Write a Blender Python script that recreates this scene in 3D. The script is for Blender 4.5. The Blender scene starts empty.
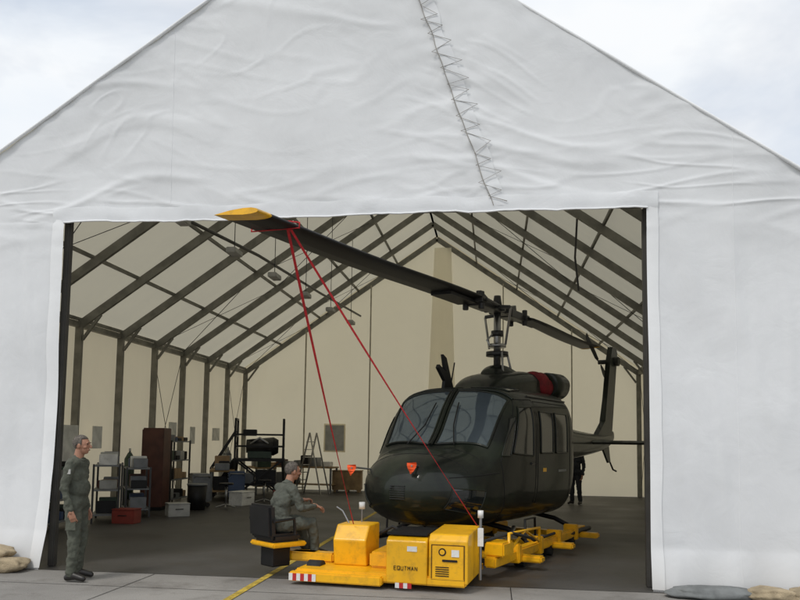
import bpy, bmesh, math, random
import numpy as np
from mathutils import Vector, Matrix, noise
random.seed(4)
scn=bpy.context.scene
scn.view_settings.view_transform='Standard'; scn.view_settings.look='None'; scn.view_settings.exposure=0
# ------------------------------------------------------------ materials
def N(nt,t,**k):
    n=nt.nodes.new(t)
    for a,b in k.items(): setattr(n,a,b)
    return n
def mat(name,col,rough=.6,metal=0,var=.15,scale=4,bump=0,bscale=40,col2=None,coat=0,spec=.5,lo=.35,hi=.65,dirt=0,rvar=0,crough=.12):
    m=bpy.data.materials.new(name); m.use_nodes=True; nt=m.node_tree; b=nt.nodes['Principled BSDF']
    b.inputs['Roughness'].default_value=rough; b.inputs['Metallic'].default_value=metal
    b.inputs['Coat Weight'].default_value=coat; b.inputs['Coat Roughness'].default_value=crough
    b.inputs['Specular IOR Level'].default_value=spec
    tc=N(nt,'ShaderNodeTexCoord'); nz=N(nt,'ShaderNodeTexNoise'); nz.inputs['Scale'].default_value=scale; nz.inputs['Detail'].default_value=4
    nt.links.new(tc.outputs['Object'],nz.inputs['Vector'])
    rp=N(nt,'ShaderNodeValToRGB'); nt.links.new(nz.outputs['Fac'],rp.inputs['Fac'])
    c2=col2 or tuple(c*(1-var) for c in col); c1=col if col2 else tuple(min(1,c*(1+var)) for c in col)
    rp.color_ramp.elements[0].position=lo; rp.color_ramp.elements[1].position=hi
    rp.color_ramp.elements[0].color=(*c2,1); rp.color_ramp.elements[1].color=(*c1,1)
    out=rp.outputs['Color']
    if dirt:
        n3=N(nt,'ShaderNodeTexNoise'); n3.inputs['Scale'].default_value=scale*3.7; n3.inputs['Detail'].default_value=6; n3.inputs['Roughness'].default_value=.7
        nt.links.new(tc.outputs['Object'],n3.inputs['Vector'])
        r3=N(nt,'ShaderNodeValToRGB'); r3.color_ramp.elements[0].position=.5; r3.color_ramp.elements[1].position=.72
        r3.color_ramp.elements[1].color=(dirt,dirt,dirt,1)
        nt.links.new(n3.outputs['Fac'],r3.inputs['Fac'])
        mx=N(nt,'ShaderNodeMixRGB'); mx.inputs['Color2'].default_value=(.05,.04,.03,1)
        nt.links.new(r3.outputs['Color'],mx.inputs['Fac']); nt.links.new(out,mx.inputs['Color1']); out=mx.outputs['Color']
    if rvar:
        mr=N(nt,'ShaderNodeMapRange'); mr.inputs['From Min'].default_value=.35; mr.inputs['From Max'].default_value=.65; mr.inputs['To Min'].default_value=rough-rvar; mr.inputs['To Max'].default_value=rough+rvar
        nt.links.new(nz.outputs['Fac'],mr.inputs['Value']); nt.links.new(mr.outputs[0],b.inputs['Roughness'])
    nt.links.new(out,b.inputs['Base Color'])
    if bump:
        n2=N(nt,'ShaderNodeTexNoise'); n2.inputs['Scale'].default_value=bscale; n2.inputs['Detail'].default_value=4
        nt.links.new(tc.outputs['Object'],n2.inputs['Vector'])
        bp=N(nt,'ShaderNodeBump'); bp.inputs['Strength'].default_value=bump; bp.inputs['Distance'].default_value=.02
        nt.links.new(n2.outputs['Fac'],bp.inputs['Height']); nt.links.new(bp.outputs['Normal'],b.inputs['Normal'])
        if coat: nt.links.new(bp.outputs['Normal'],b.inputs['Coat Normal'])
    return m
def fabric(name,col,tcol,tr,bump=.3,scale=(1,1,1),bs=1.6,grime=True):
    m=bpy.data.materials.new(name); m.use_nodes=True; nt=m.node_tree; nt.nodes.clear()
    o=N(nt,'ShaderNodeOutputMaterial'); d=N(nt,'ShaderNodeBsdfDiffuse'); t=N(nt,'ShaderNodeBsdfTranslucent'); mx=N(nt,'ShaderNodeMixShader')
    t.inputs['Color'].default_value=(*tcol,1); mx.inputs[0].default_value=tr
    tc=N(nt,'ShaderNodeTexCoord'); mp=N(nt,'ShaderNodeMapping'); mp.inputs['Scale'].default_value=scale
    nt.links.new(tc.outputs['Object'],mp.inputs['Vector'])
    nz=N(nt,'ShaderNodeTexNoise'); nz.inputs['Scale'].default_value=bs; nz.inputs['Detail'].default_value=5; nz.inputs['Distortion'].default_value=.6
    nt.links.new(mp.outputs[0],nz.inputs['Vector'])
    bp=N(nt,'ShaderNodeBump'); bp.inputs['Strength'].default_value=bump; bp.inputs['Distance'].default_value=.06
    nt.links.new(nz.outputs['Fac'],bp.inputs['Height']); nt.links.new(bp.outputs['Normal'],d.inputs['Normal'])
    n2=N(nt,'ShaderNodeTexNoise'); n2.inputs['Scale'].default_value=.9; n2.inputs['Detail'].default_value=6; n2.inputs['Roughness'].default_value=.65
    nt.links.new(tc.outputs['Object'],n2.inputs['Vector'])
    rp=N(nt,'ShaderNodeValToRGB'); rp.color_ramp.elements[0].position=.3; rp.color_ramp.elements[1].position=.62
    rp.color_ramp.elements[0].color=(*[c*.91 for c in col],1); rp.color_ramp.elements[1].color=(*col,1)
    nt.links.new(n2.outputs['Fac'],rp.inputs['Fac'])
    out=rp.outputs[0]
    if grime:
        sx=N(nt,'ShaderNodeSeparateXYZ'); nt.links.new(tc.outputs['Object'],sx.inputs[0])
        mr=N(nt,'ShaderNodeMapRange'); mr.inputs['From Min'].default_value=0; mr.inputs['From Max'].default_value=.55; mr.inputs['To Min'].default_value=.7; mr.inputs['To Max'].default_value=0
        nt.links.new(sx.outputs['Z'],mr.inputs['Value'])
        ml=N(nt,'ShaderNodeMath',operation='MULTIPLY'); nt.links.new(mr.outputs[0],ml.inputs[0]); nt.links.new(n2.outputs['Fac'],ml.inputs[1])
        mc=N(nt,'ShaderNodeMixRGB'); mc.inputs['Color2'].default_value=(.3,.27,.22,1)
        nt.links.new(ml.outputs[0],mc.inputs['Fac']); nt.links.new(out,mc.inputs['Color1']); out=mc.outputs[0]
    nt.links.new(out,d.inputs['Color'])
    nt.links.new(d.outputs[0],mx.inputs[1]); nt.links.new(t.outputs[0],mx.inputs[2]); nt.links.new(mx.outputs[0],o.inputs['Surface'])
    return m
M_front=fabric('pvc_front',(.81,.83,.855),(.75,.72,.64),.10,.26,bs=2.0)
M_roof=fabric('pvc_roof',(.68,.65,.55),(.70,.66,.53),.31,.2,grime=False)
M_side=fabric('pvc_side',(.74,.68,.54),(.84,.75,.55),.40,.2)
M_rear=fabric('pvc_rear',(.78,.71,.55),(.96,.85,.61),.57,.25)
M_flap=fabric('pvc_flap',(.86,.82,.72),(1,.96,.84),.55,.1)
M_alu=mat('aluminium_frame',(.20,.195,.17),.5,.2,.2)
M_post=mat('gable_post_tan',(.42,.39,.31),.7)
M_rope=mat('rope',(.30,.28,.25),.9)
M_heli=mat('olive_paint',(.0135,.0185,.0115),.5,0,col2=(.006,.008,.006),scale=1.3,coat=.42,lo=.46,hi=.54,bump=.05,bscale=3.5,spec=.22,crough=.10)
M_black=mat('black_paint',(.010,.010,.011),.5,bump=.05,spec=.35)
M_seam=mat('panel_gap',(.003,.003,.003),.8)
M_metal=mat('dark_metal',(.05,.05,.05),.4,.5)
M_steel=mat('steel',(.35,.35,.35),.3,.9)
M_glass=mat('cockpit_glass',(.006,.009,.010),.05,0,coat=.5,spec=.8,var=.1)
M_wind=mat('windshield_glass',(.17,.21,.24),.05,.62,var=.05)
M_yel=mat('yellow_paint',(.88,.46,.006),.40,0,.08,2.2,bump=.03,dirt=.32,coat=.15)
M_redc=mat('red_cover',(.20,.010,.016),.75,0,.3,9,bump=.5,bscale=14)
M_strap=mat('red_strap',(.42,.014,.018),.8,0,.2,30)
M_flag=mat('orange_flag',(.80,.10,.02),.8)
M_white=mat('white_paint',(.75,.75,.73),.5,dirt=.3)
M_red=mat('red_paint',(.5,.02,.02),.5,dirt=.4)
M_dred=mat('faded_red_plastic',(.24,.035,.025),.6,dirt=.4)
M_seat=mat('seat_vinyl',(.008,.008,.009),.5)
M_rub=mat('rubber',(.02,.02,.02),.85)
M_conc=mat('concrete_apron',(.235,.225,.21),.9,0,.25,.45,bump=.35,bscale=60,dirt=.45)
M_asph=mat('asphalt_floor',(.050,.048,.045),.52,0,.4,.6,bump=.25,bscale=70,dirt=.5,rvar=.10)
M_line=mat('yellow_line',(.50,.36,.05),.8,0,.3,6,dirt=.85)
M_grass=mat('grass',(.06,.085,.03),.95,0,.4,.4,bump=.5,bscale=20)
M_suitA=mat('flight_suit_grey_green',(.080,.086,.066),.9,0,.2,7,bump=.6,bscale=22)
M_suitB=mat('flight_suit_olive',(.085,.092,.075),.9,0,.2,7,bump=.6,bscale=22)
M_suitC=mat('overalls_dark',(.02,.022,.028),.9,0,.2,7)
M_skin=mat('skin',(.36,.18,.115),.55,0,.1,12)
M_hair=mat('hair_grey',(.11,.095,.08),.8,0,.4,40,bump=.6,bscale=120)
M_boot=mat('boot_leather',(.014,.012,.011),.45)
M_eye=mat('eye',(.03,.02,.015),.2); M_lip=mat('lip',(.25,.09,.07),.6)
M_mar=mat('maroon_cabinet',(.085,.030,.020),.55,0,.25,3)
M_wood=mat('plywood',(.30,.20,.10),.7,0,.25,5)
M_grey=mat('grey_metal',(.2,.21,.22),.5,.2)
M_lgrey=mat('light_grey_plastic',(.42,.42,.40),.6)
M_blue=mat('blue_plastic',(.04,.07,.15),.5)
M_green=mat('green_metal',(.04,.07,.05),.5)
M_card=mat('cardboard',(.35,.24,.14),.85)
M_sand=mat('sandbag_hessian',(.36,.29,.19),.95,0,.25,6,bump=.6,bscale=60)
M_cloth=mat('dark_tarpaulin',(.16,.17,.17),.9,0,.2,6,bump=.5,bscale=14)
M_frame=mat('door_post',(.05,.047,.042),.6)
M_pap=mat('paper',(.7,.7,.66),.8)
M_lite=mat('lamp_white',(.7,.7,.68),.3)
# ------------------------------------------------------------ helpers
def link(o,parent=None):
    scn.collection.objects.link(o)
    if parent: o.parent=parent
    return o
def empty(name,loc=(0,0,0),rz=0,parent=None):
    e=bpy.data.objects.new(name,None); e.location=loc; e.rotation_euler=(0,0,rz); e.empty_display_size=.2
    return link(e,parent)
def mesh(name,verts,faces,m,parent=None,smooth=False):
    me=bpy.data.meshes.new(name); me.from_pydata([tuple(v) for v in verts],[],faces); me.update()
    me.materials.append(m)
    if smooth:
        for p in me.polygons: p.use_smooth=True
    return link(bpy.data.objects.new(name,me),parent)
def bmobj(name,bm,m,parent=None,smooth=False):
    me=bpy.data.meshes.new(name); bm.normal_update(); bm.to_mesh(me); bm.free(); me.materials.append(m)
    if smooth:
        for p in me.polygons: p.use_smooth=True
    return link(bpy.data.objects.new(name,me),parent)
def box(name,parent,lo,hi,m,bev=.012,rot=None):
    bm=bmesh.new(); bmesh.ops.create_cube(bm,size=1)
    s=[hi[i]-lo[i] for i in range(3)]; c=[(hi[i]+lo[i])/2 for i in range(3)]
    for v in bm.verts: v.co=Vector((v.co.x*s[0],v.co.y*s[1],v.co.z*s[2]))
    if bev: bmesh.ops.bevel(bm,geom=bm.edges[:],offset=min(bev,min(s)*.3),segments=2,affect='EDGES')
    o=bmobj(name,bm,m,parent); o.location=c
    if rot: o.rotation_euler=rot
    return o
def addbeam(bm,p0,p1,w,h,up=Vector((0,0,1))):
    p0=Vector(p0);p1=Vector(p1); d=(p1-p0).normalized()
    s=d.cross(up)
    if s.length<1e-3: s=d.cross(Vector((0,1,0)))
    s.normalize(); u=s.cross(d)
    vs=[bm.verts.new(p+s*a*w/2+u*b*h/2) for p in(p0,p1) for a,b in((-1,-1),(1,-1),(1,1),(-1,1))]
    for f in((3,2,1,0),(4,5,6,7),(0,1,5,4),(1,2,6,5),(2,3,7,6),(3,0,4,7)): bm.faces.new([vs[i] for i in f])
def tube(name,parent,pts,r,m,cyc=False,res=3):
    c=bpy.data.curves.new(name,'CURVE'); c.dimensions='3D'; c.bevel_depth=r; c.bevel_resolution=res; c.use_fill_caps=True
    s=c.splines.new('POLY'); s.points.add(len(pts)-1); s.use_cyclic_u=cyc
    for i,p in enumerate(pts): s.points[i].co=(*p,1)
    c.materials.append(m); return link(bpy.data.objects.new(name,c),parent)
def rcone(bm,p0,r0,p1,r1,seg=14):
    p0=Vector(p0);p1=Vector(p1); d=p1-p0; L=d.length
    for p,r in((p0,r0),(p1,r1)): bmesh.ops.create_uvsphere(bm,u_segments=seg,v_segments=8,radius=r,matrix=Matrix.Translation(p))
    if L>1e-4:
        q=d.to_track_quat('Z','Y').to_matrix().to_4x4()
        bmesh.ops.create_cone(bm,cap_ends=True,segments=seg,radius1=r0,radius2=r1,depth=L,matrix=Matrix.Translation((p0+p1)/2)@q)
def cyl(name,parent,p0,p1,r,m,r2=None,seg=24):
    bm=bmesh.new(); p0=Vector(p0);p1=Vector(p1);d=p1-p0
    bmesh.ops.create_cone(bm,cap_ends=True,segments=seg,radius1=r,radius2=r if r2 is None else r2,depth=d.length,matrix=Matrix.Translation((p0+p1)/2)@d.to_track_quat('Z','Y').to_matrix().to_4x4())
    o=bmobj(name,bm,m,parent)
    for p in o.data.polygons: p.use_smooth=len(p.vertices)==4
    return o
def ell(bm,c,r,rot=None,seg=20):
    mt=Matrix.Translation(c)
    if rot: mt=mt@rot
    bmesh.ops.create_uvsphere(bm,u_segments=seg,v_segments=seg//2+2,radius=1,matrix=mt@Matrix.Diagonal((*r,1)))
# ------------------------------------------------------------ camera
f=750.
Yc=Vector((94,63,f)).normalized(); Xc=Vector((5990,24,-753)); Xc=(Xc-Yc*Xc.dot(Yc)).normalized(); Zc=Xc.cross(Yc)
R=Matrix(((Xc[0],-Xc[1],-Xc[2]),(Yc[0],-Yc[1],-Yc[2]),(Zc[0],-Zc[1],-Zc[2])))
cam=bpy.data.cameras.new('camera'); co=link(bpy.data.objects.new('camera',cam))
co.matrix_world=Matrix.Translation((0,0,1.75))@R.to_4x4()
cam.sensor_width=36; cam.lens=36*f/800; cam.shift_y=80/800.; cam.clip_end=3000; cam.clip_start=.05
scn.camera=co
# ------------------------------------------------------------ world + sun
sd=Vector((-.38,-.62,1.05)).normalized()
w=bpy.data.worlds.new('World'); scn.world=w; w.use_nodes=True; nt=w.node_tree; nt.nodes.clear()
o=N(nt,'ShaderNodeOutputWorld'); b1=N(nt,'ShaderNodeBackground'); b2=N(nt,'ShaderNodeBackground'); mx=N(nt,'ShaderNodeMixShader')
sk=N(nt,'ShaderNodeTexSky',sky_type='NISHITA'); sk.sun_disc=False; sk.sun_elevation=math.asin(sd.z); sk.sun_rotation=math.atan2(sd.x,sd.y); sk.air_density=1; sk.dust_density=3
nt.links.new(sk.outputs[0],b1.inputs[0]); b1.inputs[1].default_value=.15
tc=N(nt,'ShaderNodeTexCoord'); mp=N(nt,'ShaderNodeMapping'); mp.inputs['Scale'].default_value=(1,1,2.2); mp.inputs['Location'].default_value=(.3,.1,.0)
nz=N(nt,'ShaderNodeTexNoise'); nz.inputs['Scale'].default_value=1.9; nz.inputs['Detail'].default_value=6; nz.inputs['Roughness'].default_value=.55; nz.inputs['Distortion'].default_value=.4
rp=N(nt,'ShaderNodeValToRGB'); rp.color_ramp.elements[0].position=.33; rp.color_ramp.elements[1].position=.52
rp.color_ramp.elements[0].color=(.6,.6,.6,1)
nt.links.new(tc.outputs['Generated'],mp.inputs[0]); nt.links.new(mp.outputs[0],nz.inputs['Vector']); nt.links.new(nz.outputs['Fac'],rp.inputs[0])
n2=N(nt,'ShaderNodeTexNoise'); n2.inputs['Scale'].default_value=4.0; n2.inputs['Detail'].default_value=6
nt.links.new(mp.outputs[0],n2.inputs['Vector'])
r2=N(nt,'ShaderNodeValToRGB'); r2.color_ramp.elements[0].position=.3; r2.color_ramp.elements[1].position=.6
r2.color_ramp.elements[0].color=(.84,.90,.97,1); r2.color_ramp.elements[1].color=(.96,.98,1.0,1)
nt.links.new(n2.outputs['Fac'],r2.inputs[0]); nt.links.new(r2.outputs[0],b2.inputs[0]); b2.inputs[1].default_value=1.0
nt.links.new(rp.outputs[0],mx.inputs[0]); nt.links.new(b1.outputs[0],mx.inputs[1]); nt.links.new(b2.outputs[0],mx.inputs[2]); nt.links.new(mx.outputs[0],o.inputs[0])
sl=bpy.data.lights.new('sun','SUN'); sl.energy=1.5; sl.angle=math.radians(12); sl.color=(1,.95,.88)
so=link(bpy.data.objects.new('sun',sl)); so.rotation_euler=sd.to_track_quat('Z','Y').to_euler(); so.location=(-10,-10,30)
# ------------------------------------------------------------ ground
def sheet(name,x0,x1,y0,y1,z,m,parent=None):
    return mesh(name,[(x0,y0,z),(x1,y0,z),(x1,y1,z),(x0,y1,z)],[(0,1,2,3)],m,parent)
sheet('grass_ground',-900,900,-900,900,-.012,M_grass)
ap=sheet('concrete_apron',-45,45,-40,60,-.004,M_conc)
for i,y in enumerate((8.55,4.0,-.5)): sheet('joint_x_%d'%i,-45,45,y,y+.010,-.001,M_seam,ap)
for i,x in enumerate((-4.35,.2,4.7,-8.9)): sheet('joint_y_%d'%i,x,x+.010,-20,9.40,.0015,M_seam,ap)
FY=9.57; RY=26.4; CX=-2.05; HW=7.05; RH=9.15; SL=.686; EH=RH-SL*HW; L=CX-HW; Rr=CX+HW
OX0,OX1,OZ=-5.97,1.91,4.74
sheet('asphalt_floor',L+.05,Rr-.05,9.42,RY-.05,.0,M_asph)
sheet('painted_floor_line',-2.93,-2.84,3.0,20.0,.004,M_line)
# ------------------------------------------------------------ hangar tent
hang=empty('tent_hangar')
def ztop(x): return RH-SL*abs(x-CX)
def seamx(z): return .03-(z-4.7)*.351
def sst(a,b,x):
    t=min(1,max(0,(x-a)/(b-a))); return t*t*(3-2*t)
P3=lambda a,b,c:noise.noise(Vector((a,b,c)))
def crease(v,w): return math.exp(-(v/w)**2)
def disp(x,z):
    P=P3
    d=P(x*.35,z*.4,1.3)*.10+P(x*.9,z*1.1,7)*.020
    warp=P(x*.5,z*.5,9)*.8
    g=sst(4.0,5.2,z)
    if g>0:
        q=z+.10*(x+3.2)**2*.30*(1 if x<-.4 else .3)+warp*.5
        d-=g*crease(P(x*.20+3,q*1.5,5),.08)*.015*sst(0,.5,.15+1.6*P(x*.45,z*.6,21))
        d-=g*crease(P(x*.5+9,q*3.6+x*.8,15),.07)*.007*sst(0,.5,.10+1.8*P(x*.6+4,z*.7,31))
        d-=g*crease(P(x*.9+z*.9,q*2.0-x*.9,75),.06)*.007*sst(0,.5,.0+1.8*P(x*.5+14,z*.5,38))
        hem=math.exp(-max(0,z-OZ)/.5)*g
        d-=hem*(.03*P(x*2.0,z*1.2,3)+.018*crease(P(x*.6,(z+warp*.25)*3.6,8),.09)+.03*P(x*1.1+z*1.5,z*2.6,18))
        dx=abs(x-seamx(z)); s=math.exp(-dx/.35)*g
        d-=s*(.035*P(x*2.4+z*2.2,z*4.5-x*1.3,44)+.02)
    e=math.exp(-max(0,ztop(x)-z)/.35)
    d-=e*.015*P(x*4+z,z*4,2)
    t=1-sst(4.0,5.6,z)
    if t>0:
        d-=t*(.020*P(x*2.6,z*.30,61)+.010*crease(P(x*1.7+z*.25,z*.25,64),.07)+.03*P(x*1.0,z*.7,4)+.006*P(x*7,z*.6,66))
    if z<.5: d-=(.5-z)*.22*(1+.7*P(x*3,0,6))
    return d
def grid(name,xs,zf0,zf1,nr,m):
    v=[];fc=[]
    for i,x in enumerate(xs):
        a,b=zf0(x),zf1(x)
        for j in range(nr+1):
            z=a+(b-a)*j/nr; v.append((x,FY+disp(x,z),z))
    n=nr+1
    for i in range(len(xs)-1):
        for j in range(nr): fc.append((i*n+j,(i+1)*n+j,(i+1)*n+j+1,i*n+j+1))
    return mesh(name,v,fc,m,hang,True)
lin=lambda a,b,s:list(np.linspace(a,b,int((b-a)/s)+1))
sp=lambda x:min(OZ,ztop(x)-.02)
def hem(x):
    if OX0-.001<=x<=OX1+.001: return OZ+.018*noise.noise(Vector((x*2.1,0,0)))+.012*noise.noise(Vector((x*7,3,0)))-.05*math.sin(math.pi*(x-OX0)/(OX1-OX0))*0.3
    return sp(x)
xs=lin(L,OX0,.04)+lin(OX0,OX1,.035)[1:]+lin(OX1,Rr,.04)[1:]
grid('front_gable_fabric',xs,hem,ztop,120,M_front)
grid('front_side_fabric_a',lin(L,OX0,.04),lambda x:0.,sp,130,M_front)
grid('front_side_fabric_b',lin(OX1,Rr,.04),lambda x:0.,sp,130,M_front)
def strip(name,f0,f1,pts,off,m):
    v=[];fc=[]
    for t in pts:
        for s in(0,.33,.66,1):
            x=f0(t)+(f1(t)-f0(t))*s; z=t
            v.append((x,FY+disp(x,z)-off-.006*math.sin(s*3.14),z))
    for i in range(len(pts)-1):
        for j in range(3): a=i*4+j; fc.append((a,a+1,a+5,a+4))
    return mesh(name,v,fc,m,hang,True)
M_edge=fabric('pvc_edge',(.86,.875,.89),(.7,.7,.65),.05,.2)
zz=lin(.02,OZ+.03,.05)
strip('edge_strip_a',lambda z:OX0-.16+.02*noise.noise(Vector((0,z*1.5,0))),lambda z:OX0+.012,zz,.012,M_edge)
strip('edge_strip_b',lambda z:OX1-.012,lambda z:OX1+.13+.02*noise.noise(Vector((5,z*1.5,0))),zz,.012,M_edge)
v=[];fc=[]
hx=lin(OX0-.16,OX1+.13,.04)
for x in hx:
    zz0=hem(min(max(x,OX0),OX1))-.004
    for s in range(4):
        z=zz0+.21*s/3+ (.02*noise.noise(Vector((x*1.3,9,0))) if s==3 else 0); v.append((x,FY+disp(x,max(z,OZ-.02))-.014-.006*math.sin(s),z))
for i in range(len(hx)-1):
    for j in range(3): a=i*4+j; fc.append((a,a+4,a+5,a+1))
mesh('hem_band',v,fc,M_front,hang,True)
tube('hem_rope',hang,[(x,FY+disp(x,OZ)-.02,hem(x)+.0) for x in lin(OX0,OX1,.08)],.011,M_edge)
# lacing
zs=lin(4.8,RH-.2,.05)
strip('lacing_flap',lambda z:seamx(z)-.02,lambda z:seamx(z)+.17+.05*noise.noise(Vector((1,z*3,0))),zs,.016,M_front)
pts=[];sg=1;z=4.85
while z<8.8:
    wd=.07+.12*random.random(); x=seamx(z)+.08+sg*wd
    pts.append((x,FY+disp(x,z)-.036,z)); sg=-sg; z+=.06+.11*random.random()
tube('lacing_rope',hang,pts,.0048,M_rope)
tube('lacing_seam_cord',hang,[(seamx(z)-.02+.03*noise.noise(Vector((z*3,0,0))),FY+disp(seamx(z)-.02,z)-.026,z) for z in zs],.0045,M_rope)
for i,xx in enumerate((-4.45,2.95,-7.6)):
    tube('panel_weld_%d'%i,hang,[(xx,FY+disp(xx,z)-.001,z) for z in lin(.05 if (xx<OX0 or xx>OX1) else OZ+.22,ztop(xx)-.05,.05)],.0035,M_edge)
for sgn,nm in((-1,'a'),(1,'b')):
    tube('gable_edge_'+nm,hang,[(CX+sgn*HW*t,FY-.01+.01*noise.noise(Vector((t*9,0,0))),RH-SL*HW*t+.01) for t in np.linspace(0,1.0,60)],.022,M_edge)
def surf(name,fn,nu,nv,m):
    v=[fn(i/nu,j/nv) for i in range(nu+1) for j in range(nv+1)]
    fc=[(i*(nv+1)+j,(i+1)*(nv+1)+j,(i+1)*(nv+1)+j+1,i*(nv+1)+j+1) for i in range(nu) for j in range(nv)]
    return mesh(name,v,fc,m,hang,True)
NB=9; bay=(RY-FY)/NB
def bul(v): return abs(math.sin(v*NB*math.pi))
YL=RY+.10-FY
surf('roof_fabric_a',lambda u,v:(CX-(HW+.04)*u,FY+YL*v,RH-SL*HW*u+.02-.05*bul(v)*math.sin(u*3.14)+.01*P3(u*9,v*20,3)),24,108,M_roof)
surf('roof_fabric_b',lambda u,v:(CX+(HW+.04)*u,FY+YL*v,RH-SL*HW*u+.02-.05*bul(v)*math.sin(u*3.14)+.01*P3(u*9,v*20,5)),24,108,M_roof)
surf('side_fabric_a',lambda u,v:(L+.05*bul(v)*math.sin(u*3.14)-.04,FY+YL*v,(EH+.02)*u),24,108,M_side)
surf('side_fabric_b',lambda u,v:(Rr-.05*bul(v)*math.sin(u*3.14)+.04,FY+YL*v,(EH+.02)*u),24,108,M_side)
surf('rear_fabric',lambda u,v:(L-.04+(2*HW+.08)*u,RY+.03+.05*noise.noise(Vector((u*9,v*3,0)))+.04*noise.noise(Vector((u*30,v*3,3))),min(ztop(L-.04+(2*HW+.08)*u)+.06,RH+.02)*v),160,40,M_rear)
bm=bmesh.new()
for k in range(NB+1):
    y=FY+.12+(RY-FY-.24)*k/NB
    for s in(-1,1):
        X=CX+s*(HW-.12)
        addbeam(bm,(X,y,0),(X,y,EH-.08),.15,.09,Vector((0,1,0)))
        addbeam(bm,(X,y,EH-.13),(CX,y,RH-.16),.08,.17)
        addbeam(bm,(CX+s*(HW-.2),y,EH-.45),(CX+s*(HW-.6),y,EH+.10),.05,.06)
for s in(-1,1):
    for t in(.0,.2,.4,.6,.8,.985):
        x=CX+s*HW*t; z=RH-SL*HW*t-.07
        addbeam(bm,(x,FY+.1,z),(x,RY-.1,z),.05,.07)
    addbeam(bm,(CX+s*(HW-.1),FY+.1,EH-.12),(CX+s*(HW-.1),RY-.1,EH-.12),.12,.12)
bmobj('aluminium_frame',bm,M_alu,hang)
bm=bmesh.new()
for x in(CX-4.7,CX-2.35,CX+2.35,CX+4.7):
    addbeam(bm,(x,RY-.13,0),(x,RY-.13,ztop(x)-.2),.04,.07,Vector((0,1,0)))
bmobj('rear_gable_posts',bm,M_post,hang)
box('door_post_a',hang,(OX0-.04,FY+.1,0),(OX0+.05,FY+.20,OZ+.05),M_frame)
box('door_post_b',hang,(OX1-.03,FY+.16,0),(OX1+.1,FY+.26,OZ+.05),M_frame)
box('door_header',hang,(OX0,FY+.1,OZ+.06),(OX1,FY+.22,OZ+.2),M_frame)
bm=bmesh.new()
def cable(bm,a,b,r=.012): addbeam(bm,a,b,r,r)
for k in(1,5,8):
    y0=FY+bay*k; y1=y0+bay
    for s in(-1,1):
        for t in(.2,.6):
            cable(bm,(CX+s*HW*t,y0,RH-SL*HW*t-.15),(CX+s*HW*(t+.4),y1,RH-SL*HW*(t+.4)-.15)); cable(bm,(CX+s*HW*t,y1,RH-SL*HW*t-.15),(CX+s*HW*(t+.4),y0,RH-SL*HW*(t+.4)-.15))
        cable(bm,(CX+s*(HW-.06),y0,.1),(CX+s*(HW-.06),y1,EH-.2)); cable(bm,(CX+s*(HW-.06),y1,.1),(CX+s*(HW-.06),y0,EH-.2))
bmobj('bracing_cables',bm,M_metal,hang)
surf('rear_curtain',lambda u,v:(CX+.22+(.30+.20*(1-v))*(u-.5)*2,RY-.20+.02*math.sin(u*11)+.03*P3(u*3,v*6,1),2.6+(RH-3.1)*v),30,16,M_flap)
for i,x in enumerate((-3.35,-6.0)):
    box('rear_window_frame_%d'%i,hang,(x-.03,RY-.085,1.35),(x+.75,RY-.075,2.35),M_flap,.004); box('rear_window_panel_%d'%i,hang,(x+.02,RY-.10,1.4),(x+.70,RY-.088,2.3),M_lgrey,.004)
tube('lighting_rail',hang,[(-4.9,10.2,5.15),(-4.6,14,5.35),(-4.3,18,5.4),(-4.0,22,5.5)],.03,M_metal)
for i in range(6):
    y=10.8+i*2.0; x=-4.85+.075*(y-10.2); box('rail_lamp_%d'%i,hang,(x-.09,y-.2,5.06),(x+.09,y+.2,5.16),M_lgrey)
    tube('rail_hanger_%d'%i,hang,[(x,y,5.2),(x,y,ztop(x)-.1)],.008,M_metal)
tube('rope_hanging',hang,[(1.7,15.6,6.5),(1.65,15.6,5.6),(1.72,15.6,4.9)],.022,M_metal)
# ------------------------------------------------------------ sandbags
def bag(name,loc,s,rz,seed,m=M_sand):
    bm=bmesh.new(); bmesh.ops.create_cube(bm,size=2); bmesh.ops.subdivide_edges(bm,edges=bm.edges[:],cuts=7,use_grid_fill=True)
    for v in bm.verts:
        p=v.co.copy(); q=p.normalized()*1.25; p=p.lerp(q,.55); e=abs(v.co.x)
        p.z*=1-.35*e*e; n=noise.noise(p*1.6+Vector((seed,0,0)))*.22+noise.noise(p*5+Vector((seed,0,0)))*.06
        p*=1+n; v.co=Vector((p.x*s[0]/2,p.y*s[1]/2,max(p.z,-.8)*s[2]/2))
    o=bmobj(name,bm,m,None,True); o.location=(loc[0],loc[1],loc[2]+s[2]*.4); o.rotation_euler=(0,0,rz); return o
for i,(x,y,z,a,b,c,r) in enumerate([(-6.30,9.22,0,.5,.32,.19,.2),(-6.8,9.28,0,.55,.34,.2,-.15),(-7.3,9.25,0,.5,.34,.19,.1),(-6.55,9.28,.16,.5,.3,.17,.05),(-7.05,9.28,.16,.5,.3,.17,-.1),
      (3.15,9.2,0,.5,.3,.16,.1),(3.62,9.2,0,.5,.32,.17,-.1)]):
    bag('sandbag' if i==0 else 'sandbag.%03d'%i,(x,y,z),(a,b,c),r,i*3.1)
bag('folded_tarpaulin',(2.55,9.28,0),(.95,.34,.13),.03,40,M_cloth)
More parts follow.
